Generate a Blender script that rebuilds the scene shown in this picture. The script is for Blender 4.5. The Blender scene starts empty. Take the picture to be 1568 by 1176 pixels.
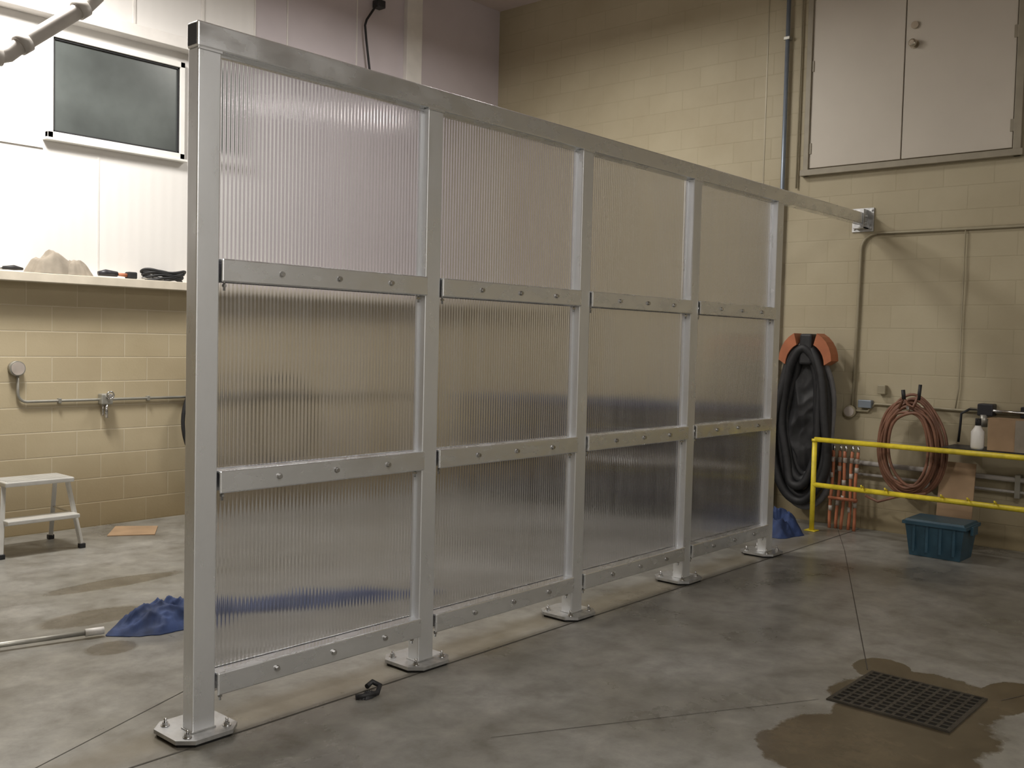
import bpy, bmesh, math, random
from mathutils import Vector, Matrix, noise
random.seed(4)
D=bpy.data; SC=bpy.context.scene

# ------------------------------------------------------------------ materials
def newmat(name):
    m=D.materials.new(name); m.use_nodes=True
    nt=m.node_tree
    return m,nt,nt.nodes['Principled BSDF'],nt.nodes['Material Output']
def setp(b,col=None,rough=None,metal=None,spec=None):
    if col is not None: b.inputs['Base Color'].default_value=(*col,1)
    if rough is not None: b.inputs['Roughness'].default_value=rough
    if metal is not None: b.inputs['Metallic'].default_value=metal
    if spec is not None: b.inputs['Specular IOR Level'].default_value=spec
def N(nt,t,**kw):
    n=nt.nodes.new(t)
    for k,v in kw.items():
        if k in n.inputs: n.inputs[k].default_value=v
        else: setattr(n,k,v)
    return n
def ramp(nt,src,stops):
    r=nt.nodes.new('ShaderNodeValToRGB')
    e=r.color_ramp.elements
    while len(e)<len(stops): e.new(.5)
    for i,(p,c) in enumerate(stops):
        e[i].position=p; e[i].color=(*c,1) if len(c)==3 else c
    nt.links.new(src,r.inputs['Fac'])
    return r
def varied(name,col,rough=.6,metal=0,scale=8,amt=.15,spec=.5,bump=0.0,stretch=(1,1,1)):
    m,nt,b,o=newmat(name); setp(b,col,rough,metal,spec)
    tc=N(nt,'ShaderNodeTexCoord'); mp=N(nt,'ShaderNodeMapping'); mp.inputs['Scale'].default_value=stretch
    nt.links.new(tc.outputs['Object'],mp.inputs['Vector'])
    nz=N(nt,'ShaderNodeTexNoise',Scale=scale,Detail=5.0)
    nt.links.new(mp.outputs[0],nz.inputs['Vector'])
    r=ramp(nt,nz.outputs['Fac'],[(.3,tuple(c*(1-amt) for c in col)),(.7,tuple(min(1,c*(1+amt)) for c in col))])
    nt.links.new(r.outputs[0],b.inputs['Base Color'])
    if bump:
        bp=N(nt,'ShaderNodeBump',Strength=bump,Distance=.01)
        nt.links.new(nz.outputs['Fac'],bp.inputs['Height']); nt.links.new(bp.outputs[0],b.inputs['Normal'])
    return m
def block_mat(name,axis,c1,c2,mort,strength=.5,dirt=True):
    m,nt,b,o=newmat(name); setp(b,c1,.55,0,.35)
    tc=N(nt,'ShaderNodeTexCoord'); sp=N(nt,'ShaderNodeSeparateXYZ'); cb=N(nt,'ShaderNodeCombineXYZ')
    nt.links.new(tc.outputs['Object'],sp.inputs[0])
    nt.links.new(sp.outputs[axis],cb.inputs[0]); nt.links.new(sp.outputs[2],cb.inputs[1])
    br=N(nt,'ShaderNodeTexBrick')
    br.inputs['Scale'].default_value=1; br.inputs['Brick Width'].default_value=.4; br.inputs['Row Height'].default_value=.2
    br.inputs['Mortar Size'].default_value=.006; br.inputs['Mortar Smooth'].default_value=.5
    br.inputs['Color1'].default_value=(*c1,1); br.inputs['Color2'].default_value=(*c2,1); br.inputs['Mortar'].default_value=(*mort,1)
    nt.links.new(cb.outputs[0],br.inputs['Vector'])
    nz=N(nt,'ShaderNodeTexNoise',Scale=1.3,Detail=6.0); nt.links.new(tc.outputs['Object'],nz.inputs['Vector'])
    rr=ramp(nt,nz.outputs['Fac'],[(.3,(.86,.84,.80)),(.65,(1,1,1))])
    mx=N(nt,'ShaderNodeMixRGB',blend_type='MULTIPLY',Fac=1.0)
    nt.links.new(br.outputs['Color'],mx.inputs[1]); nt.links.new(rr.outputs[0],mx.inputs[2])
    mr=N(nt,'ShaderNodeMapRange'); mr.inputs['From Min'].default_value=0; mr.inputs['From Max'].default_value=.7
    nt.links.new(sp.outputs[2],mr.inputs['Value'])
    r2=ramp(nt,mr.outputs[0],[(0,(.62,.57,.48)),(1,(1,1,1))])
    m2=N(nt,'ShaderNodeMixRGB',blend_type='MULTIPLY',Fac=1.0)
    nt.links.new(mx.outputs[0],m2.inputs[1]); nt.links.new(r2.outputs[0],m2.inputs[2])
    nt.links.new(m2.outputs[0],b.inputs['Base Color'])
    inv=N(nt,'ShaderNodeMath',operation='SUBTRACT'); inv.inputs[0].default_value=1
    nt.links.new(br.outputs['Fac'],inv.inputs[1])
    nf=N(nt,'ShaderNodeTexNoise',Scale=60.0,Detail=3.0); nt.links.new(tc.outputs['Object'],nf.inputs['Vector'])
    ad=N(nt,'ShaderNodeMath',operation='MULTIPLY_ADD'); ad.inputs[1].default_value=.25
    nt.links.new(nf.outputs['Fac'],ad.inputs[0]); nt.links.new(inv.outputs[0],ad.inputs[2])
    bp=N(nt,'ShaderNodeBump',Strength=strength,Distance=.006)
    nt.links.new(ad.outputs[0],bp.inputs['Height']); nt.links.new(bp.outputs[0],b.inputs['Normal'])
    return m

M={}
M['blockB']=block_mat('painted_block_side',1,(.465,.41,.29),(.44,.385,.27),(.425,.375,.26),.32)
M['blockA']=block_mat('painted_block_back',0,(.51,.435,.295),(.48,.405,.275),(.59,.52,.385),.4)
def metal_panel():
    m,nt,b,o=newmat('white_metal_cladding'); setp(b,(.80,.78,.76),.45,0,.4)
    tc=N(nt,'ShaderNodeTexCoord'); w=N(nt,'ShaderNodeTexWave',Scale=3.2); w.wave_type='BANDS'; w.bands_direction='X'
    w.inputs['Distortion'].default_value=0
    nt.links.new(tc.outputs['Object'],w.inputs['Vector'])
    bp=N(nt,'ShaderNodeBump',Strength=.08,Distance=.01)
    nt.links.new(w.outputs['Fac'],bp.inputs['Height']); nt.links.new(bp.outputs[0],b.inputs['Normal'])
    return m
M['cladding']=metal_panel()
M['ceiling']=varied('ceiling_paint',(.55,.47,.44),.8,scale=2,amt=.05)
M['cladding_grey']=varied('grey_cladding',(.60,.54,.57),.5,scale=1.5,amt=.06)
M['trimwhite']=varied('white_trim',(.75,.72,.69),.4,amt=.05)
M['ledge']=varied('ledge_paint',(.66,.60,.50),.5,amt=.08)

def alu(name,col,rough,stretch,amt=.10,metal=.9,dr=.10,bump=.025):
    m,nt,b,o=newmat(name); setp(b,col,rough,metal,.5)
    tc=N(nt,'ShaderNodeTexCoord'); mp=N(nt,'ShaderNodeMapping'); mp.inputs['Scale'].default_value=stretch
    nt.links.new(tc.outputs['Object'],mp.inputs['Vector'])
    nz=N(nt,'ShaderNodeTexNoise',Scale=4.0,Detail=3.0,Roughness=.5); nt.links.new(mp.outputs[0],nz.inputs['Vector'])
    r=ramp(nt,nz.outputs['Fac'],[(.3,tuple(c*(1-amt) for c in col)),(.72,tuple(min(1,c*(1+amt)) for c in col))])
    nt.links.new(r.outputs[0],b.inputs['Base Color'])
    r2=ramp(nt,nz.outputs['Fac'],[(.3,(rough+dr,)*3),(.7,(rough-dr,)*3)])
    nt.links.new(r2.outputs[0],b.inputs['Roughness'])
    bp=N(nt,'ShaderNodeBump',Strength=bump,Distance=.01); nt.links.new(nz.outputs['Fac'],bp.inputs['Height']); nt.links.new(bp.outputs[0],b.inputs['Normal'])
    return m
M['alu_v']=alu('galvanised_post',(.80,.815,.84),.32,(3,3,1.2),.04,.78,.06)
M['alu_h']=alu('galvanised_rail',(.84,.855,.88),.25,(1.6,3,3),.06,.85,.10,.05)
M['bolt']=varied('bolt_steel',(.60,.60,.60),.22,1,scale=30)
M['plate']=alu('base_plate_metal',(.46,.46,.46),.38,(5,5,5),.2,.75)

def polycarb(name,ribs):
    m,nt,b,o=newmat(name)
    nt.nodes.remove(b)
    tc=N(nt,'ShaderNodeTexCoord'); w=N(nt,'ShaderNodeTexWave'); w.wave_type='BANDS'; w.bands_direction='X'
    w.inputs['Scale'].default_value=.314/.019   # one rib every ~19 mm
    nt.links.new(tc.outputs['Object'],w.inputs['Vector'])
    nz=N(nt,'ShaderNodeTexNoise',Scale=3.0,Detail=3.0)
    mp=N(nt,'ShaderNodeMapping'); mp.inputs['Scale'].default_value=(6,3,.3)
    nt.links.new(tc.outputs['Object'],mp.inputs['Vector']); nt.links.new(mp.outputs[0],nz.inputs['Vector'])
    rf=N(nt,'ShaderNodeBsdfRefraction',IOR=1.35,Roughness=.13 if ribs else .06); rf.inputs['Color'].default_value=(.73,.735,.75,1) if ribs else (.95,.95,.96,1)
    if not ribs:
        nt.links.new(rf.outputs[0],o.inputs['Surface']); return m
    bp=N(nt,'ShaderNodeBump',Strength=.85,Distance=.0018); nt.links.new(w.outputs['Fac'],bp.inputs['Height'])
    df=N(nt,'ShaderNodeBsdfDiffuse'); tl=N(nt,'ShaderNodeBsdfTranslucent')
    cr=ramp(nt,w.outputs['Fac'],[(0,(.42,.42,.43)),(1,(.72,.72,.73))])
    nt.links.new(cr.outputs[0],df.inputs['Color']); nt.links.new(cr.outputs[0],tl.inputs['Color'])
    mx=N(nt,'ShaderNodeMixShader',Fac=.5); nt.links.new(df.outputs[0],mx.inputs[1]); nt.links.new(tl.outputs[0],mx.inputs[2])
    fr=ramp(nt,nz.outputs['Fac'],[(.3,(.08,)*3),(.7,(.19,)*3)])
    m2=N(nt,'ShaderNodeMixShader'); nt.links.new(fr.outputs[0],m2.inputs[0]); nt.links.new(rf.outputs[0],m2.inputs[1]); nt.links.new(mx.outputs[0],m2.inputs[2])
    gl=N(nt,'ShaderNodeBsdfGlossy',Roughness=.09); gl.inputs['Color'].default_value=(.96,.95,.98,1)
    fn=N(nt,'ShaderNodeFresnel',IOR=1.95)
    for n in (rf,gl,df): nt.links.new(bp.outputs[0],n.inputs['Normal'])
    m3=N(nt,'ShaderNodeMixShader'); nt.links.new(fn.outputs[0],m3.inputs[0]); nt.links.new(m2.outputs[0],m3.inputs[1]); nt.links.new(gl.outputs[0],m3.inputs[2])
    nt.links.new(m3.outputs[0],o.inputs['Surface'])
    return m
M['poly']=polycarb('twinwall_polycarbonate',True)
M['polyback']=polycarb('polycarbonate_rear_skin',False)

def floor_mat():
    m,nt,b,o=newmat('concrete_floor'); setp(b,(.3,.28,.25),.5,0,.5)
    tc=N(nt,'ShaderNodeTexCoord'); P=tc.outputs['Object']
    n1=N(nt,'ShaderNodeTexNoise',Scale=1.1,Detail=8.0,Roughness=.6,Distortion=.2); nt.links.new(P,n1.inputs['Vector'])
    n2=N(nt,'ShaderNodeTexNoise',Scale=5.5,Detail=9.0,Roughness=.68,Distortion=.15); nt.links.new(P,n2.inputs['Vector'])
    c1=ramp(nt,n1.outputs['Fac'],[(.3,(.150,.142,.122)),(.5,(.208,.200,.180)),(.7,(.275,.268,.248))])
    c2=ramp(nt,n2.outputs['Fac'],[(.30,(.66,.64,.61)),(.5,(1,1,1)),(.72,(1.36,1.35,1.33))])
    mx=N(nt,'ShaderNodeMixRGB',blend_type='MULTIPLY',Fac=1.0); nt.links.new(c1.outputs[0],mx.inputs[1]); nt.links.new(c2.outputs[0],mx.inputs[2])
    sp=N(nt,'ShaderNodeSeparateXYZ'); nt.links.new(P,sp.inputs[0])
    def math_(op,a,b_=None,c_=None):
        n=nt.nodes.new('ShaderNodeMath'); n.operation=op
        for i,v in enumerate((a,b_,c_)):
            if v is None: continue
            if isinstance(v,(int,float)): n.inputs[i].default_value=v
            else: nt.links.new(v,n.inputs[i])
        return n.outputs[0]
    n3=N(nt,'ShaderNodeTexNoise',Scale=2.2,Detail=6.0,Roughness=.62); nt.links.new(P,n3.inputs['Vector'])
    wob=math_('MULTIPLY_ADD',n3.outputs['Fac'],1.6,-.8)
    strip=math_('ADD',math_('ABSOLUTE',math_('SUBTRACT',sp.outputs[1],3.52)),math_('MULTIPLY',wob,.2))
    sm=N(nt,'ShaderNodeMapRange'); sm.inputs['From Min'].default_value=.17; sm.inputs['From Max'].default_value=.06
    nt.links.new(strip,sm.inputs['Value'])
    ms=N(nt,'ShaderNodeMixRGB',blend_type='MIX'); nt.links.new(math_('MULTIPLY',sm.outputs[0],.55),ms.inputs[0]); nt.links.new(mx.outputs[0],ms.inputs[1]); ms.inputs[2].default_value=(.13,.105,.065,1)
    def ell(cx,cy,rx,ry):
        a=math_('POWER',math_('ABSOLUTE',math_('DIVIDE',math_('SUBTRACT',sp.outputs[0],cx),rx)),2.0)
        c=math_('POWER',math_('ABSOLUTE',math_('DIVIDE',math_('SUBTRACT',sp.outputs[1],cy),ry)),2.0)
        return math_('SUBTRACT',1.0,math_('ADD',a,c))
    mask=None
    for e in [(4.62,1.5,.42,.38),(3.86,1.42,.46,.42),(4.92,1.80,.18,.14),(4.25,1.4,.4,.36),(4.95,1.2,.3,.14),(3.75,1.55,.3,.3)]:
        v=ell(*e); mask=v if mask is None else math_('MAXIMUM',mask,v)
    mask=math_('ADD',mask,wob)
    w=N(nt,'ShaderNodeMapRange'); w.inputs['From Min'].default_value=.0; w.inputs['From Max'].default_value=.12
    nt.links.new(mask,w.inputs['Value'])
    mask2=None
    for e in [(2.36,4.76,.14,.12),(2.55,5.35,.35,.16),(3.0,6.0,.5,.12)]:  # brown wet spot, a painted-in rail and cloth shadow, one more dark patch
        v=ell(*e); mask2=v if mask2 is None else math_('MAXIMUM',mask2,v)
    mask2=math_('ADD',mask2,wob)
    w2=N(nt,'ShaderNodeMapRange'); w2.inputs['From Min'].default_value=.0; w2.inputs['From Max'].default_value=.35; w2.inputs['To Max'].default_value=.6
    nt.links.new(mask2,w2.inputs['Value'])
    wet_shade=math_('MAXIMUM',w.outputs[0],w2.outputs[0])
    mw=N(nt,'ShaderNodeMixRGB',blend_type='MULTIPLY'); nt.links.new(wet_shade,mw.inputs[0]); nt.links.new(ms.outputs[0],mw.inputs[1]); mw.inputs[2].default_value=(.36,.29,.20,1)
    nt.links.new(mw.outputs[0],b.inputs['Base Color'])
    rr=ramp(nt,n1.outputs['Fac'],[(.3,(.24,)*3),(.7,(.40,)*3)])
    ro=math_('SUBTRACT',rr.outputs[0],math_('MULTIPLY',wet_shade,.12)); nt.links.new(ro,b.inputs['Roughness'])
    bp=N(nt,'ShaderNodeBump',Strength=.10,Distance=.01); nt.links.new(n2.outputs['Fac'],bp.inputs['Height']); nt.links.new(bp.outputs[0],b.inputs['Normal'])
    return m
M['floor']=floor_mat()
M['joint']=varied('joint_dark',(.06,.053,.043),.9)
M['black']=varied('black_rubber',(.016,.016,.018),.6,scale=20,amt=.3)
M['greyhose']=varied('grey_hose',(.16,.16,.17),.5,amt=.2)
M['orange']=varied('orange_plastic',(.40,.13,.055),.5,amt=.15)
M['orangedull']=varied('dull_orange',(.42,.15,.075),.5,amt=.2)
M['whitedull']=varied('dull_white',(.42,.37,.33),.5,amt=.15)
M['white']=varied('white_plastic',(.75,.73,.70),.4,amt=.06)
M['yellow']=varied('yellow_paint',(.74,.59,.04),.4,scale=14,amt=.18)
M['brownhose']=varied('red_brown_hose',(.20,.095,.06),.5,amt=.25)
M['teal']=varied('teal_plastic',(.03,.075,.11),.4,amt=.2)
M['blue']=varied('blue_fabric',(.02,.04,.12),.75,scale=9,amt=.5,bump=.3)
M['slate']=varied('slate_blue_worktop',(.035,.045,.085),.6,amt=.2)
M['cardboard']=varied('cardboard',(.33,.22,.13),.8,scale=5,amt=.15)
M['canvas']=varied('tan_canvas',(.27,.235,.19),.9,amt=.2)
M['conduit']=varied('galvanised_conduit',(.40,.39,.35),.4,.6,amt=.12)
M['conduitpaint']=varied('painted_conduit',(.33,.29,.20),.45,.1,amt=.1)
M['bluepipe']=varied('bluegrey_pipe',(.24,.28,.34),.35,.4,amt=.1)
M['door']=varied('door_paint',(.55,.50,.43),.5,scale=1.2,amt=.06)
M['doorframe']=varied('door_frame_paint',(.30,.265,.20),.5,amt=.1)
M['brass']=varied('knob_metal',(.65,.60,.5),.25,1)
M['glassdark']=varied('dark_window_glass',(.09,.10,.097),.25,0,scale=1.5,amt=.4,spec=.8)
M['winframe']=varied('window_frame_white',(.80,.79,.76),.4,amt=.04)
M['stool']=varied('stool_aluminium',(.66,.65,.62),.4,.4,amt=.08)
M['grate']=varied('cast_iron_grate',(.08,.072,.06),.5,.6,amt=.3)
M['pipegrey']=varied('painted_grey_pipe',(.46,.43,.40),.5,.1,amt=.1)
M['darksteel']=varied('dark_steel_cabinet',(.035,.035,.042),.4,.3,amt=.2)
M['pit']=varied('drain_pit',(.01,.01,.01),.8)
M['bouncewall']=varied('pale_bounce_wall',(.74,.73,.71),.6,scale=1.5,amt=.04)  # unseen front wall made near-white to brighten reflections in the metal frame

# ------------------------------------------------------------------ mesh builder
class Bd:
    def __init__(s,name): s.name=name; s.bm=bmesh.new(); s.mats=[]
    def mi(s,mat):
        if mat not in s.mats: s.mats.append(mat)
        return s.mats.index(mat)
    def box(s,a,b,mat,bevel=0,rot=None,piv=None):
        a=Vector(a);b=Vector(b); c=(a+b)/2; d=b-a
        mtx=Matrix.Translation(c)@Matrix.Diagonal((abs(d.x),abs(d.y),abs(d.z),1))
        if rot is not None:
            p=Vector(piv) if piv is not None else c
            mtx=Matrix.Translation(p)@rot.to_4x4()@Matrix.Translation(-p)@mtx
        r=bmesh.ops.create_cube(s.bm,size=1,matrix=mtx)
        fs={f for v in r['verts'] for f in v.link_faces}; k=s.mi(mat)
        for f in fs: f.material_index=k
        if bevel:
            es=list({e for v in r['verts'] for e in v.link_edges})
            rb=bmesh.ops.bevel(s.bm,geom=es,offset=bevel,segments=2,affect='EDGES',profile=.5)
            for f in rb['faces']: f.material_index=k
        return fs
    def tube(s,pts,r,mat,seg=12,closed=False,caps=True,smooth=True):
        pts=[Vector(p) for p in pts]; n=len(pts); k=s.mi(mat); rings=[]
        rad=r if hasattr(r,'__len__') else [r]*n
        up=None
        for i in range(n):
            if closed: t=pts[(i+1)%n]-pts[i-1]
            else: t=pts[min(i+1,n-1)]-pts[max(i-1,0)]
            t.normalize()
            if up is None:
                up=Vector((0,0,1)) if abs(t.z)<.9 else Vector((1,0,0))
            up=(up-t*up.dot(t))
            if up.length<1e-5: up=t.orthogonal()
            up.normalize(); sd=t.cross(up)
            rings.append([s.bm.verts.new(pts[i]+(up*math.cos(a)+sd*math.sin(a))*rad[i]) for a in [2*math.pi*j/seg for j in range(seg)]])
        m=n if closed else n-1
        for i in range(m):
            A_,B_=rings[i],rings[(i+1)%n]
            for j in range(seg):
                f=s.bm.faces.new((A_[j],A_[(j+1)%seg],B_[(j+1)%seg],B_[j])); f.material_index=k; f.smooth=smooth
        if not closed and caps:
            for R,rev in ((rings[0],False),(rings[-1],True)):
                f=s.bm.faces.new(R[::-1] if not rev else R); f.material_index=k
    def cyl(s,a,b,r,mat,seg=16,smooth=True): s.tube([a,b],r,mat,seg,smooth=smooth)
    def prism(s,poly,z0,z1,mat):
        k=s.mi(mat)
        lo=[s.bm.verts.new((x,y,z0)) for x,y in poly]; hi=[s.bm.verts.new((x,y,z1)) for x,y in poly]
        n=len(poly)
        fs=[s.bm.faces.new(lo[::-1]),s.bm.faces.new(hi)]
        for i in range(n): fs.append(s.bm.faces.new((lo[i],lo[(i+1)%n],hi[(i+1)%n],hi[i])))
        for f in fs: f.material_index=k
    def heap(s,cx,cy,z0,rx,ry,h,mat,seed=0,ang=0,n=46,rough=1.0,freq=2.4):
        k=s.mi(mat); rings=[]; ca,sa=math.cos(ang),math.sin(ang); seg=72
        for i in range(n+1):
            u=i/n; ring=[]
            for j in range(seg):
                a=2*math.pi*j/seg
                edge=1+.28*noise.noise(Vector((math.cos(a)*1.4,math.sin(a)*1.4,seed)))+.12*noise.noise(Vector((math.cos(a)*4,math.sin(a)*4,seed+9)))
                x=rx*u*edge*math.cos(a); y=ry*u*edge*math.sin(a)
                q=Vector((x/max(rx,ry)*freq,y/max(rx,ry)*freq,seed*1.7))
                rid=1-abs(noise.noise(q))*2.2
                rid2=1-abs(noise.noise(q*2.1+Vector((5,2,1))))*2.0
                fall=max(0,1-u**2.4)
                z=h*fall*(.35+.5*(max(0,rid)*rough+.6*(1-rough))+.15*rid2*rough)
                z=max(z,.006*(1-u)+.002)
                ring.append(s.bm.verts.new((cx+x*ca-y*sa,cy+x*sa+y*ca,z0+z)))
                if i==0: break
            rings.append(ring)
        for j in range(seg):
            f=s.bm.faces.new((rings[0][0],rings[1][j],rings[1][(j+1)%seg])); f.material_index=k; f.smooth=True
        for i in range(1,n):
            for j in range(seg):
                f=s.bm.faces.new((rings[i][j],rings[i+1][j],rings[i+1][(j+1)%seg],rings[i][(j+1)%seg])); f.material_index=k; f.smooth=True
        bot=[s.bm.verts.new((v.co.x,v.co.y,z0)) for v in rings[-1]]
        for j in range(seg):
            f=s.bm.faces.new((rings[-1][j],bot[j],bot[(j+1)%seg],rings[-1][(j+1)%seg])); f.material_index=k
    def build(s,parent=None):
        me=D.meshes.new(s.name); s.bm.normal_update(); s.bm.to_mesh(me); s.bm.free()
        for m in s.mats: me.materials.append(M[m])
        o=D.objects.new(s.name,me); SC.collection.objects.link(o)
        if parent: o.parent=parent
        return o
def empty(name):
    e=D.objects.new(name,None); SC.collection.objects.link(e); return e
def arc(c,r,a0,a1,n,plane):
    out=[]
    for i in range(n+1):
        a=a0+(a1-a0)*i/n; u,v=r*math.cos(a),r*math.sin(a)
        if plane=='yz': out.append((c[0],c[1]+u,c[2]+v))
        else: out.append((c[0]+u,c[1],c[2]+v))
    return out

XW=8.66; YA=7.95; HC=5.5; X0=-4; Y0=-4
XB=XW-.002
# ------------------------------------------------------------------ room shell
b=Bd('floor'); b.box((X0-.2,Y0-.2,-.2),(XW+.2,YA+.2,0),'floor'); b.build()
b=Bd('ceiling'); b.box((X0-.2,Y0-.2,HC),(XW+.2,YA+.2,HC+.2),'ceiling'); b.build()
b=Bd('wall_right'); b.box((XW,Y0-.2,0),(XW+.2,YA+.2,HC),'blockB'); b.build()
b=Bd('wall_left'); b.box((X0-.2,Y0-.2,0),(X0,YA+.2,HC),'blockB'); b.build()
b=Bd('wall_front'); b.box((X0,Y0-.2,0),(XW,Y0,HC),'bouncewall'); b.build()
b=Bd('wall_back')
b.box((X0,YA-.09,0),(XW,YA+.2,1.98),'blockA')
b.box((X0,YA,1.98),(5.3,YA+.2,HC),'cladding')
b.box((5.3,YA,1.98),(XW,YA+.2,HC),'cladding_grey')
b.build()
b=Bd('trim_ledge'); b.box((X0,YA-.24,1.98),(XW,YA,2.05),'ledge',.004); b.build()
b=Bd('trim_cladding')
for x in (3.81,5.29,5.65,6.5):
    b.box((x-.006,YA-.008,2.06 if x<5 else 2.06),(x+.006,YA,3.04 if x<4 else HC),'trimwhite')
for x in (3.6,4.11,4.75,2.9):
    b.box((x-.010,YA-.015,4.2),(x+.010,YA,HC),'trimwhite')
b.box((7.14,YA-.06,2.06),(7.36,YA,HC),'trimwhite',.004)
b.box((X0,YA-.012,3.045),(3.36,YA,3.055),'trimwhite')
b.box((X0,YA-.14,4.06),(5.2,YA,4.16),'trimwhite',.004)
b.build()
b=Bd('trim_control_joint'); b.box((XW-.004,4.465,0),(XW,4.477,HC),'conduitpaint'); b.build()

b=Bd('trim_floor_joint')
def strip(p,q,w=.005):
    p=Vector((*p,0));q=Vector((*q,0)); d=(q-p).normalized(); n=Vector((-d.y,d.x,0))*w/2
    k=b.mi('joint'); f=b.bm.faces.new([b.bm.verts.new(v+Vector((0,0,.0015))) for v in (p-n,q-n,q+n,p+n)]); f.material_index=k
strip((4.86,1.84),(7.6,3.1)); strip((7.6,3.1),(8.62,3.6),.004)
strip((4.28,1.84),(2.9,2.62),.003); strip((4.88,1.22),(7.5,.2),.004); strip((.9,3.385),(8.6,3.385),.009)
strip((.6,3.25),(2.6,4.08),.004); strip((2.6,4.08),(7.5,7.8),.004)
b.build()

# ------------------------------------------------------------------ partition
part=empty('polycarbonate_partition_wall')
PX=[2.09,3.31,4.53,5.75,6.97]; YF=3.44; YBk=3.515; TOP=2.82
b=Bd('frame_posts')
for x in PX:
    b.box((x-.05,YF,.03),(x+.05,YBk,TOP-.1),'alu_v',.005)
b.build(part)
b=Bd('top_beam')
b.box((PX[0]-.055,YF-.003,TOP-.1),(XB-.03,YBk+.003,TOP),'alu_h',.007)
b.box((PX[0]-.057,YF+.008,TOP-.09),(PX[0]-.054,YBk-.008,TOP-.01),'darksteel')
for x in PX:
    b.box((x-.053,YF-.005,TOP-.108),(x+.053,YF-.001,TOP-.099),'alu_h',.001)
b.box((XB-.014,YF-.06,TOP-.16),(XB,YBk+.06,TOP+.05),'plate',.002)
b.box((XB-.12,YF-.012,TOP-.14),(XB-.012,YF-.004,TOP+.03),'plate',.002)
b.box((XB-.12,YF-.012,TOP-.14),(XB-.012,YBk+.01,TOP-.125),'plate',.002)
for z in (TOP-.13,TOP+.03):
    for y in (YF-.04,YBk+.04): b.cyl((XB-.028,y,z),(XB-.014,y,z),.012,'bolt',6,False)
for z in (TOP-.09,TOP-.03): b.cyl((XB-.07,YF-.024,z),(XB-.07,YF-.012,z),.012,'bolt',6,False)
b.build(part)
b=Bd('rails')
RZ=[.25,1.07,1.915]
for i in range(4):
    xa,xb=PX[i]+.056,PX[i+1]-.044
    for z in RZ:
        b.box((xa,YF-.014,z-.092),(xb,YF-.002,z),'alu_h',.0055)
        b.box((xa,YF-.004,z-.009),(xb,3.494,z-.001),'alu_h',.001)
        b.box((xa+.004,3.512,z-.092),(xb-.01,3.520,z),'alu_h',.001)
        for fx in (.25,.52,.79):
            x=xa+(xb-xa)*fx; zz=z-.045
            b.cyl((x,YF-.017,zz),(x,YF-.013,zz),.013,'bolt',20)
            b.cyl((x,YF-.027,zz),(x,YF-.016,zz),.010,'bolt',6,False)
        for x in (xa+.03,xb-.03):
            b.cyl((x,YF+.022,z-.125),(x,YF+.022,z-.008),.005,'bolt',8)
            b.cyl((x,YF+.022,z-.110),(x,YF+.022,z-.100),.010,'bolt',6,False)
    for x0,x1 in ((PX[i]+.05,PX[i]+.058),(PX[i+1]-.062,PX[i+1]-.05)):
        b.box((x0,3.482,.16),(x1,3.494,TOP-.1),'alu_v')
    b.box((PX[i]+.05,3.470,TOP-.112),(PX[i+1]-.05,3.494,TOP-.1),'alu_h')
b.build(part)
b=Bd('base_plates')
for x in PX:
    cx,cy,hw,c=x+.005,3.505,.138,.055
    poly=[(cx-hw+c,cy-hw),(cx+hw-c,cy-hw),(cx+hw,cy-hw+c),(cx+hw,cy+hw-c),(cx+hw-c,cy+hw),(cx-hw+c,cy+hw),(cx-hw,cy+hw-c),(cx-hw,cy-hw+c)]
    b.prism([(cx+(px_-cx)*.93,cy+(py_-cy)*.93) for px_,py_ in poly],.001,.014,'pit')
    b.prism(poly,.014,.03,'plate')
    for sx in (-1,1):
        for sy in (-1,1):
            bx,by=cx+sx*.088,cy+sy*.084
            b.cyl((bx,by,.03),(bx,by,.034),.018,'bolt',20); b.cyl((bx,by,.034),(bx,by,.046),.013,'bolt',6,False); b.cyl((bx,by,.046),(bx,by,.062),.006,'bolt',10)
    b.box((x-.054,YF-.004,.03),(x+.054,YBk+.004,.036),'plate',.001)
b.build(part)
b=Bd('polycarbonate_panels')
for i in range(4):
    fs=b.box((PX[i]+.051,3.496,.155),(PX[i+1]-.051,3.506,TOP-.101),'poly')
    k=b.mi('polyback')
    for f in fs:
        f.normal_update()
        if f.normal.y>.5: f.material_index=k
b.build(part)

# ------------------------------------------------------------------ wall A things
b=Bd('window_1')
wx0,wx1,wz0,wz1=3.38,4.56,3.13,3.97
for a_,c_ in (((wx0,wz0),(wx1,wz0+.05)),((wx0,wz1-.05),(wx1,wz1)),((wx0,wz0),(wx0+.045,wz1)),((wx1-.045,wz0),(wx1,wz1))):
    b.box((a_[0],YA-.05,a_[1]),(c_[0],YA,c_[1]),'winframe',.004)
for a_,c_ in (((wx0+.045,wz0+.05),(wx1-.045,wz0+.065)),((wx0+.045,wz1-.065),(wx1-.045,wz1-.05)),((wx0+.045,wz0+.05),(wx0+.06,wz1-.05)),((wx1-.06,wz0+.05),(wx1-.045,wz1-.05))):
    b.box((a_[0],YA-.034,a_[1]),(c_[0],YA,c_[1]),'black')
b.box((wx0-.02,YA-.07,wz0-.02),(wx1+.02,YA,wz0),'winframe',.004)
b.box((wx0+.06,YA-.02,wz0+.06),(wx1-.06,YA-.004,wz1-.06),'glassdark'); b.build()

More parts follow.
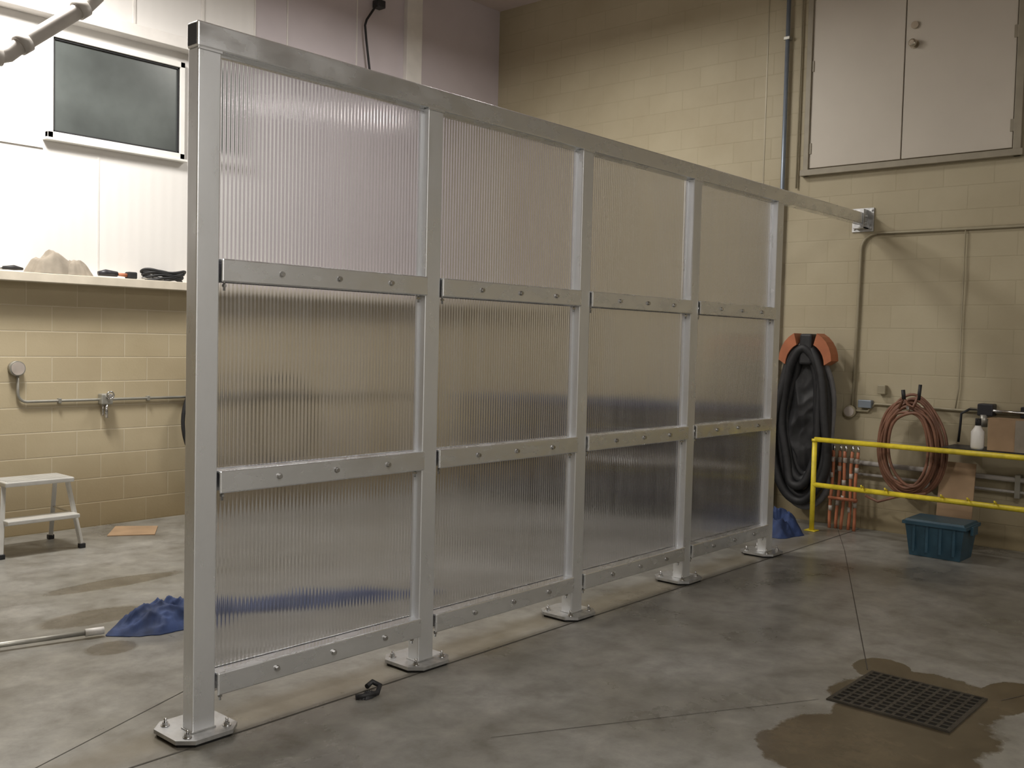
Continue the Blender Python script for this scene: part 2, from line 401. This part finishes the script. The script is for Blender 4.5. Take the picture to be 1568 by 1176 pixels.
yw=YA-.092
b=Bd('electrical_conduit')
b.tube([(3.13,yw-.02,1.27),(3.13,yw-.02,1.14)]+arc((3.20,yw-.02,1.12),.07,math.pi,1.5*math.pi,6,'xz')+[(6.5,yw-.02,1.05)],.012,'conduit')
b.cyl((3.12,yw-.05,1.31),(3.12,yw,1.31),.058,'conduit',24)
b.cyl((3.12,yw-.056,1.31),(3.12,yw-.05,1.31),.05,'whitedull',24)
for x in (3.45,4.2): b.box((x-.012,yw-.036,1.03),(x+.012,yw,1.07),'conduit',.003)
b.build()
b=Bd('wall_faucet')
b.box((3.77,yw-.07,1.01),(3.87,yw,1.10),'conduit',.01)
b.cyl((3.82,yw-.05,.90),(3.82,yw-.05,1.02),.014,'bolt'); b.cyl((3.82,yw-.05,1.06),(3.82,yw-.12,1.09),.012,'bolt')
b.tube([(3.82+.03*math.cos(a),yw-.12,1.09+.03*math.sin(a)) for a in [i*math.pi/6 for i in range(12)]],.006,'bolt',8,True)
b.cyl((3.79,yw-.05,.92),(3.79,yw-.05,1.02),.008,'bolt')
b.build()
b=Bd('hanging_black_hose')
for k in range(5):
    b.tube([(4.78+(.27+.012*k)*math.cos(a),yw-.05-.022*k,.84+(.38+.01*k)*math.sin(a)) for a in [i*2*math.pi/40 for i in range(40)]],.016,'black',10,True)
b.cyl((4.78,yw-.17,1.20),(4.78,yw,1.20),.014,'bolt')
b.build()

b=Bd('canvas_bag'); b.heap(3.38,YA-.125,2.052,.20,.10,.24,'canvas',seed=6,rough=.45,freq=1.5)
b.heap(3.56,YA-.13,2.052,.14,.09,.17,'canvas',seed=8,rough=.5,freq=1.6); b.build()
b=Bd('hand_tool')
b.tube([(3.0,YA-.16,2.075),(3.08,YA-.17,2.08),(3.15,YA-.15,2.075)],[.012,.02,.01],'black',10); b.cyl((2.9,YA-.14,2.065),(3.03,YA-.16,2.07),.009,'bolt'); b.build()
b=Bd('cordless_tool')
b.tube([(3.74,YA-.15,2.08),(3.80,YA-.16,2.09),(3.90,YA-.15,2.085)],[.018,.028,.022],'darksteel',12)
b.tube([(3.90,YA-.15,2.085),(3.99,YA-.16,2.08)],[.012,.016],'orangedull',10); b.box((3.98,YA-.19,2.052),(4.06,YA-.12,2.11),'black',.01); b.build()
b=Bd('air_hose_bundle')
for k in range(4):
    b.tube([(4.32+(.16+.012*k)*math.cos(a),YA-.135+.09*math.sin(a),2.066+.022*k+.012*math.sin(3*a+k)) for a in [i*2*math.pi/36 for i in range(36)]],.012,'black',8,True)
b.tube([(4.12,YA-.14,2.068),(4.2,YA-.18,2.07),(4.3,YA-.17,2.068)],.01,'bolt',8)
b.build()

b=Bd('exhaust_pipe')
pp=[(-3.9,6.0,3.14),(2.27,6.0,3.17),(2.34,6.0,3.20),(2.39,6.0,3.25),(2.80,6.0,3.60),(2.86,6.0,3.67),(2.88,6.0,3.78),(2.88,6.0,HC-.004)]
b.tube(pp,.045,'pipegrey',20)
for p,q in (((2.22,6,3.168),(2.30,6,3.18)),((2.40,6,3.26),(2.45,6,3.30)),((2.74,6,3.55),(2.79,6,3.592)),((2.88,6,3.79),(2.88,6,3.86))): b.cyl(p,q,.056,'pipegrey',20)
for x in (-2,0.2,1.9): b.cyl((x,6,3.2),(x,6,HC-.004),.006,'bolt',8)
b.build()
b=Bd('hanging_cable')
b.tube([(6.78,YA-.06,HC-.004),(6.76,YA-.06,5.14),(6.72,YA-.06,5.06),(6.58,YA-.06,4.86),(6.56,YA-.06,4.80),(6.58,YA-.06,4.65),(6.64,YA-.06,4.3),(6.64,YA-.06,3.9)],.012,'black',10)
b.box((6.70,YA-.10,5.02),(6.80,YA,5.10),'darksteel',.01)
b.build()

b=Bd('step_stool')
xl,xr=2.74,3.31; tl,tr=2.80,3.25; zt=.50
yf,yb=7.14,7.60; ytf,ytb=7.25,7.43
def bar(p,q,w=.03,d=.022,mat='stool'):
    p=Vector(p);q=Vector(q); v=q-p; L=v.length; r=v.to_track_quat('Z','Y').to_matrix().to_4x4()
    mtx=Matrix.Translation((p+q)/2)@r@Matrix.Diagonal((w,d,L,1))
    rr=bmesh.ops.create_cube(b.bm,size=1,matrix=mtx); k=b.mi(mat)
    for f in {f for v_ in rr['verts'] for f in v_.link_faces}: f.material_index=k
bar((xl,yf,.012),(tl,ytf,zt)); bar((xr,yf,.012),(tr,ytf,zt))
bar((xl+.03,yb,.012),(tl+.01,ytb,zt)); bar((xr-.03,yb,.012),(tr-.01,ytb,zt))
b.box((tl-.02,7.17,zt-.005),(tr+.02,7.46,zt+.03),'stool',.008)
for k in range(9): b.box((tl,7.185+k*.03,zt+.03),(tr,7.195+k*.03,zt+.034),'stool')
b.box((xl+.03,7.10,.235),(xr-.03,7.26,.265),'stool',.006)
bar((xl+.04,yb-.05,.16),(xr-.04,yb-.05,.16),.02,.02)
for x1,x2 in ((xl+.02,xl+.05),(xr-.02,xr-.05)): bar((x1,7.19,.25),(x2,yb-.08,.27),.018,.01,'bolt')
for x,y in ((xl,yf),(xr,yf),(xl+.03,yb),(xr-.03,yb)): b.box((x-.022,y-.02,0.001),(x+.022,y+.02,.035),'black',.004)
b.build()

b=Bd('blue_tarp'); b.heap(2.77,5.0,0.001,.30,.20,.14,'blue',seed=7,ang=.35)
b.heap(3.6,4.78,0.001,.65,.12,.09,'blue',seed=12,ang=-.38); b.build()
b=Bd('metal_pole'); b.tube([(1.5,5.21,.03),(1.95,5.10,.03),(2.36,5.0,.03)],.014,'conduit',12); b.cyl((2.34,5.005,.03),(2.43,4.982,.03),.02,'white'); b.build()
b=Bd('cardboard_sheet'); b.prism([(3.63,7.40),(3.93,7.21),(4.12,7.51),(3.86,7.72)],.001,.008,'cardboard')
b.build()
b=Bd('rubber_strap')
b.tube([(2.78,3.33,.012),(2.82,3.31,.014),(2.88,3.30,.014),(2.92,3.33,.03),(2.90,3.36,.045),(2.86,3.35,.035)],.012,'black',10)
b.heap(2.84,3.32,.001,.05,.03,.03,'black',seed=2,n=10)
b.build()

# ------------------------------------------------------------------ wall B things
def door_leaf(name,y0,y1,knob):
    b=Bd(name)
    b.box((XB-.03,y0,3.27),(XB-.004,y1,5.0),'door',.003)
    if knob:
        b.cyl((XB-.035,3.08,4.24),(XB-.03,3.08,4.24),.04,'brass',24); b.cyl((XB-.07,3.08,4.24),(XB-.035,3.08,4.24),.014,'brass')
        b.tube([(XB-.06,3.08,4.24),(XB-.07,3.08,4.24),(XB-.09,3.08,4.24),(XB-.105,3.08,4.24)],[.018,.034,.034,.02],'brass',20)
        b.cyl((XB-.05,3.08,4.40),(XB-.03,3.08,4.40),.032,'brass',24)
    for z in (3.45,4.2,4.85):
        yy=y0 if knob else y1
        b.box((XB-.038,yy-.02,z-.05),(XB-.028,yy+.02,z+.05),'doorframe',.002)
    b.build()
door_leaf('door_1',2.27,3.155,True); door_leaf('door_2',3.165,4.0,False)
b=Bd('trim_door_frame')
b.box((XB-.05,4.0,3.20),(XB,4.05,5.08),'doorframe',.004); b.box((XB-.05,2.20,3.20),(XB,2.26,5.08),'doorframe',.004)
b.box((XB-.05,2.26,5.01),(XB,4.0,5.08),'doorframe',.004); b.box((XB-.07,2.18,3.20),(XB,4.07,3.255),'doorframe',.004)
b.build()
b=Bd('vertical_pipe'); b.cyl((XB-.04,4.25,0.002),(XB-.04,4.25,HC-.004),.02,'bluepipe',16)
for z in (1.5,3,4.5): b.box((XB-.065,4.22,z-.015),(XB,4.28,z+.015),'conduit',.003)
b.cyl((XB-.02,4.12,3.1),(XB-.02,4.12,HC-.004),.009,'conduitpaint',10)
b.build()
b=Bd('wall_conduit')
xc=XB-.02
b.tube([(xc,-1,2.64),(xc,3.34,2.64)]+arc((xc,3.34,2.50),.14,math.pi/2,0,6,'yz')+[(xc,3.49,1.8),(xc,3.50,1.1)],.014,'conduitpaint',12)
b.tube([(xc,3.50,1.06),(xc,3.36,1.06),(xc,3.30,1.13),(xc,2.5,1.12),(xc,-1,1.13)],.012,'conduitpaint',12)
b.tube([(xc,2.62,1.12),(xc,2.60,1.3),(xc,2.60,2.63)],.006,'conduitpaint',10)
b.cyl((XB-.05,3.52,1.05),(XB,3.52,1.05),.055,'conduitpaint',24); b.cyl((XB-.056,3.52,1.05),(XB-.05,3.52,1.05),.045,'whitedull',24)
b.box((XB-.06,3.32,1.09),(XB,3.44,1.16),'bluepipe',.006)
b.box((XB-.06,3.20,1.22),(XB,3.27,1.30),'conduitpaint',.006)
b.build()
b=Bd('air_pipe'); b.cyl((XB-.06,3.66,.60),(XB-.06,-1,.56),.022,'pipegrey',14)
b.cyl((XB-.06,3.66,.50),(XB-.06,-1,.46),.012,'pipegrey',10)
for y in (3.5,2.8,2.1,1.2): b.box((XB-.085,y-.02,.44),(XB,y+.02,.63),'conduit',.003)
b.build()

b=Bd('exhaust_hose_reel')
for k in range(7):
    ry=.12+.024*k; rz=.58+.03*k; cz=1.02-.02*k
    j1,j2=random.uniform(0,6),random.uniform(0,6)
    pts=[]
    for i in range(56):
        a=i*2*math.pi/56
        pts.append((8.50-.05*(k%3)+.02*math.sin(2*a+k),3.88+(ry+.02*math.sin(3*a+j1)+.012*math.sin(5*a+j2))*math.cos(a)*(1.05-.10*math.sin(a)),cz+(rz+.02*math.sin(2*a+j2))*math.sin(a)))
    b.tube(pts,.040 if k<6 else .028,'black' if k<6 else 'greyhose',12,True)
b.heap(3.88,1.0,0,.24,.60,.10,'black',seed=5)
bm=b.bm; bm.verts.ensure_lookup_table()
hv=[v for v in bm.verts][-(1+46*72+72):]
for v in hv:
    y,z,h=v.co.x,v.co.y,v.co.z; v.co=Vector((8.50-h,y,z))
pts=[(8.36,3.85+.25*math.cos(a),1.50+.27*math.sin(a)) for a in [math.pi*i/14 for i in range(15)]]
for i in range(14):
    p,q=pts[i],pts[i+1]; k=b.mi('orange')
    p2=(p[0],3.85+(p[1]-3.85)*.74,1.46+(p[2]-1.50)*.74); q2=(q[0],3.85+(q[1]-3.85)*.74,1.46+(q[2]-1.50)*.74)
    if i in (5,6,7,8): continue
    vs=[b.bm.verts.new(v) for v in (p,q,q2,p2)]+[b.bm.verts.new((v[0]+.16,v[1],v[2])) for v in (p,q,q2,p2)]
    for f in ((0,1,2,3),(7,6,5,4),(0,4,5,1),(3,2,6,7),(1,5,6,2),(0,3,7,4)):
        ff=b.bm.faces.new([vs[j] for j in f]); ff.material_index=k
b.box((8.37,3.79,1.46),(XB,3.91,1.74),'black',.02)
b.build()

b=Bd('yellow_pipe_rack')
xr_=8.20; r=.022
b.tube([(xr_,3.65,0.001),(xr_,3.65,.79)],r,'yellow',14)
b.tube([(xr_,3.65,.81),(xr_,-.2,.81)],r,'yellow',14); b.tube([(xr_,3.65,.41),(xr_,-.2,.41)],r,'yellow',14)
b.tube([(xr_,3.65,.79),(xr_,3.65,.815)],r*1.25,'yellow',14)
for y in (1.75,-.2): b.tube([(xr_,y,0.001),(xr_,y,.81)],r,'yellow',14)
for y in (3.65,1.75,-.2): b.box((xr_-.05,y-.05,0.001),(xr_+.05,y+.05,.008),'yellow',.002)
for y in (3.2,3.0,2.55,2.35,2.15): 
    b.tube([(xr_,y,.43),(xr_-.02,y,.445),(xr_-.05,y,.44),(xr_-.06,y,.46)],.007,'yellow',8)
b.build()
b=Bd('coiled_air_hose')
for k in range(11):
    w_=random.uniform(-.03,.03); ph=random.uniform(0,6)
    b.tube([(8.35+.011*k-.02*math.sin(a)+.008*math.sin(3*a+ph),2.90+w_+(.185+.009*k+.014*math.sin(2*a+ph))*math.cos(a)*(1-.05*math.sin(a)),.79+(.31+.012*k+.020*math.cos(3*a+ph))*math.sin(a)) for a in [i*2*math.pi/56 for i in range(56)]],.0125,'brownhose',10,True)
b.tube([(8.34,2.98,1.12),(8.33,2.94,1.22),(8.33,2.91,1.16),(8.33,2.86,1.14),(8.33,2.82,1.24)],.012,'brownhose',10)
b.cyl((8.33,2.94,1.20),(8.33,2.95,1.28),.016,'black'); b.cyl((8.33,2.82,1.20),(8.33,2.81,1.33),.014,'black')
b.tube([(8.40,2.75,.42),(8.40,3.0,.36),(8.40,3.15,.30),(8.40,3.26,.34)],.012,'brownhose',10)
b.tube([(XB,2.90,1.10),(8.34,2.90,1.10),(8.30,2.90,1.14)],.012,'bolt',10)
b.build()
b=Bd('orange_hose_lines')
for k,y in enumerate((3.58,3.525,3.47,3.415,3.36)):
    x=8.46+.02*(k%2)
    pts=[(x,y+.02*(1-z)+.006*math.sin(9*z+k),z) for z in [.002+.07*i for i in range(11)]]
    b.tube(pts,.014,'orangedull',12)
    for z in (.16+.05*(k%3),.40+.06*((k+1)%3),.60):
        b.cyl((x,y+.02*(1-z),z),(x,y+.02*(1-z),z+.045),.018,'whitedull',12)
    b.cyl((x,y,.70),(x,y,.75),.012,'bolt',8)
b.tube([(8.42,3.60,.28),(8.42,3.34,.28)],.014,'orangedull',10)
b.build()
b=Bd('cardboard_box')
b.box((8.24,1.75,.840),(8.50,2.25,1.09),'cardboard',.004)
b.box((8.235,1.98,.841),(8.24,2.05,1.09),'canvas'); b.box((8.24,1.74,1.09),(8.38,2.26,1.094),'cardboard')
b.build()
b=Bd('rack_shelf'); b.box((8.22,1.2,.833),(XB-.09,2.59,.839),'darksteel'); b.build()
b=Bd('spray_bottle')
b.tube([(8.27,2.33,.840),(8.27,2.33,.86),(8.27,2.33,.98),(8.27,2.33,1.01),(8.27,2.33,1.03)],[.045,.05,.05,.03,.02],'white',20)
b.cyl((8.27,2.33,1.03),(8.27,2.33,1.085),.022,'black',16); b.cyl((8.27,2.33,1.07),(8.22,2.33,1.08),.008,'black'); b.build()
b=Bd('air_regulator')
b.box((XB-.12,2.30,1.09),(XB,2.42,1.19),'darksteel',.01); b.cyl((XB-.10,2.37,1.0),(XB-.10,2.37,1.10),.03,'conduit'); b.cyl((XB-.10,2.48,1.14),(XB-.10,2.0,1.13),.014,'bolt')
b.box((XB-.1,2.02,1.09),(XB,2.10,1.18),'darksteel',.008); b.tube([(XB-.1,2.48,1.14),(XB-.12,2.54,1.10),(XB-.1,2.55,1.0),(XB-.1,2.56,.86)],.01,'black',8)
b.build()
b=Bd('leaning_cardboard'); b.box((8.42,2.40,.01),(8.43,2.68,.70),'cardboard',rot=Matrix.Rotation(math.radians(8),3,'Y'),piv=(8.42,2.5,.01)); b.build()
b=Bd('storage_tote')
def frust(b,c,w0,d0,w1,d1,z0,z1,mat):
    k=b.mi(mat); L=[]
    for (w_,d_,z) in ((w0,d0,z0),(w1,d1,z1)):
        L.append([b.bm.verts.new((c[0]+sx*d_/2,c[1]+sy*w_/2,z)) for sx,sy in ((-1,-1),(1,-1),(1,1),(-1,1))])
    for i in range(4):
        f=b.bm.faces.new((L[0][i],L[0][(i+1)%4],L[1][(i+1)%4],L[1][i])); f.material_index=k
    for R in (L[0][::-1],L[1]): f=b.bm.faces.new(R); f.material_index=k
BC=(7.99,2.49)
frust(b,BC,.38,.28,.44,.34,0.002,.25,'teal'); frust(b,BC,.48,.37,.48,.37,.25,.275,'teal'); frust(b,BC,.45,.34,.43,.32,.275,.29,'teal')
for sy in (-1,1): b.box((BC[0]-.06,BC[1]+sy*.245-.012,.20),(BC[0]+.06,BC[1]+sy*.245+.012,.27),'teal',.005)
for k in range(4): b.box((BC[0]-.175,BC[1]-.16+.1*k,.04),(BC[0]-.160,BC[1]-.14+.1*k,.25),'teal')
b.build()
b=Bd('blue_cloth'); b.heap(7.86,3.82,0.001,.26,.20,.24,'blue',seed=21,ang=.3); b.build()

b=Bd('tool_cabinet')
b.box((7.75,4.5,.06),(8.45,6.7,1.0),'darksteel',.01)
for j in range(4):
    y0=4.55+j*.53
    for k in range(4):
        b.box((7.735,y0,.12+.22*k),(7.75,y0+.49,.31+.22*k),'darksteel',.006)
        b.cyl((7.72,y0+.12,.27+.22*k),(7.72,y0+.37,.27+.22*k),.008,'bolt')
b.box((7.715,4.52,.50),(7.735,6.68,.54),'alu_h',.003)
b.box((7.70,4.46,1.0),(8.48,6.74,1.05),'slate',.01)
for x in (7.9,8.35):
    for y in (4.7,6.5): b.cyl((x,y,0.001),(x,y,.07),.03,'black')
b.build()

b=Bd('floor_drain_grate')
dx0,dx1,dy0,dy1=4.31,4.83,1.28,1.80
b.box((dx0,dy0,.0005),(dx1,dy1,.002),'pit')
for a_,c_ in (((dx0-.012,dy0-.012),(dx1+.012,dy0)),((dx0-.012,dy1),(dx1+.012,dy1+.012)),((dx0-.012,dy0),(dx0,dy1)),((dx1,dy0),(dx1+.012,dy1))): b.box((*a_,.0),(*c_,.008),'grate')
n=11
for i in range(n+1):
    x=dx0+(dx1-dx0)*i/n; b.box((x-.007,dy0,.0),(x+.007,dy1,.010),'grate')
for i in range(n+1):
    y=dy0+(dy1-dy0)*i/n; b.box((dx0,y-.007,.0),(dx1,y+.007,.009),'grate')
b.build()

# ------------------------------------------------------------------ lights (high-bay fixtures)
def highbay(x,y,z,power,col=(1,.965,.905),size=.9):
    e=Bd('ceiling_light_fixture')
    e.tube([(x,y,z+.06),(x,y,z+.12),(x,y,z+.30),(x,y,z+.42)],[.30,.26,.14,.12],'conduit',24)
    e.cyl((x,y,z+.42),(x,y,HC-.004),.012,'bolt'); ob=e.build()
    l=D.lights.new('highbay_lamp','AREA'); l.shape='DISK'; l.size=size; l.energy=power; l.color=col
    o=D.objects.new('highbay_lamp',l); o.location=(x,y,z); SC.collection.objects.link(o); o.parent=ob
highbay(2.6,6.5,4.75,225)
highbay(6.3,5.6,4.9,80)
highbay(2.0,.0,4.8,110)  # unseen lamp, added to brighten the floor in front of the partition
highbay(.8,-2.6,4.1,95,size=.7)
highbay(4.6,-3.0,4.1,34,size=.6)
w=D.worlds.new('World'); SC.world=w; w.use_nodes=True
w.node_tree.nodes['Background'].inputs[0].default_value=(.9,.85,.8,1); w.node_tree.nodes['Background'].inputs[1].default_value=.05
SC.view_settings.view_transform='Standard'
SC.view_settings.exposure=0

# ------------------------------------------------------------------ camera
th=math.radians(41.35); sp_=.045; sr=.0238
Fh=Vector((math.cos(th),math.sin(th),0)); R0=Vector((math.sin(th),-math.cos(th),0)); Z=Vector((0,0,1))
cp=math.sqrt(1-sp_**2)
Fw=Fh*cp-Z*sp_; Dn=-Z*cp-Fh*sp_
Rt=(R0-Dn*sr).normalized(); Dc=(Dn+R0*sr).normalized()
mt=Matrix((Rt,-Dc,-Fw)).transposed().to_4x4(); mt.translation=Vector((0,0,1.62))
cam=D.cameras.new('camera'); cam.sensor_width=36; cam.lens=36*1495/1568; cam.clip_end=100
co=D.objects.new('camera',cam); SC.collection.objects.link(co); co.matrix_world=mt; SC.camera=co
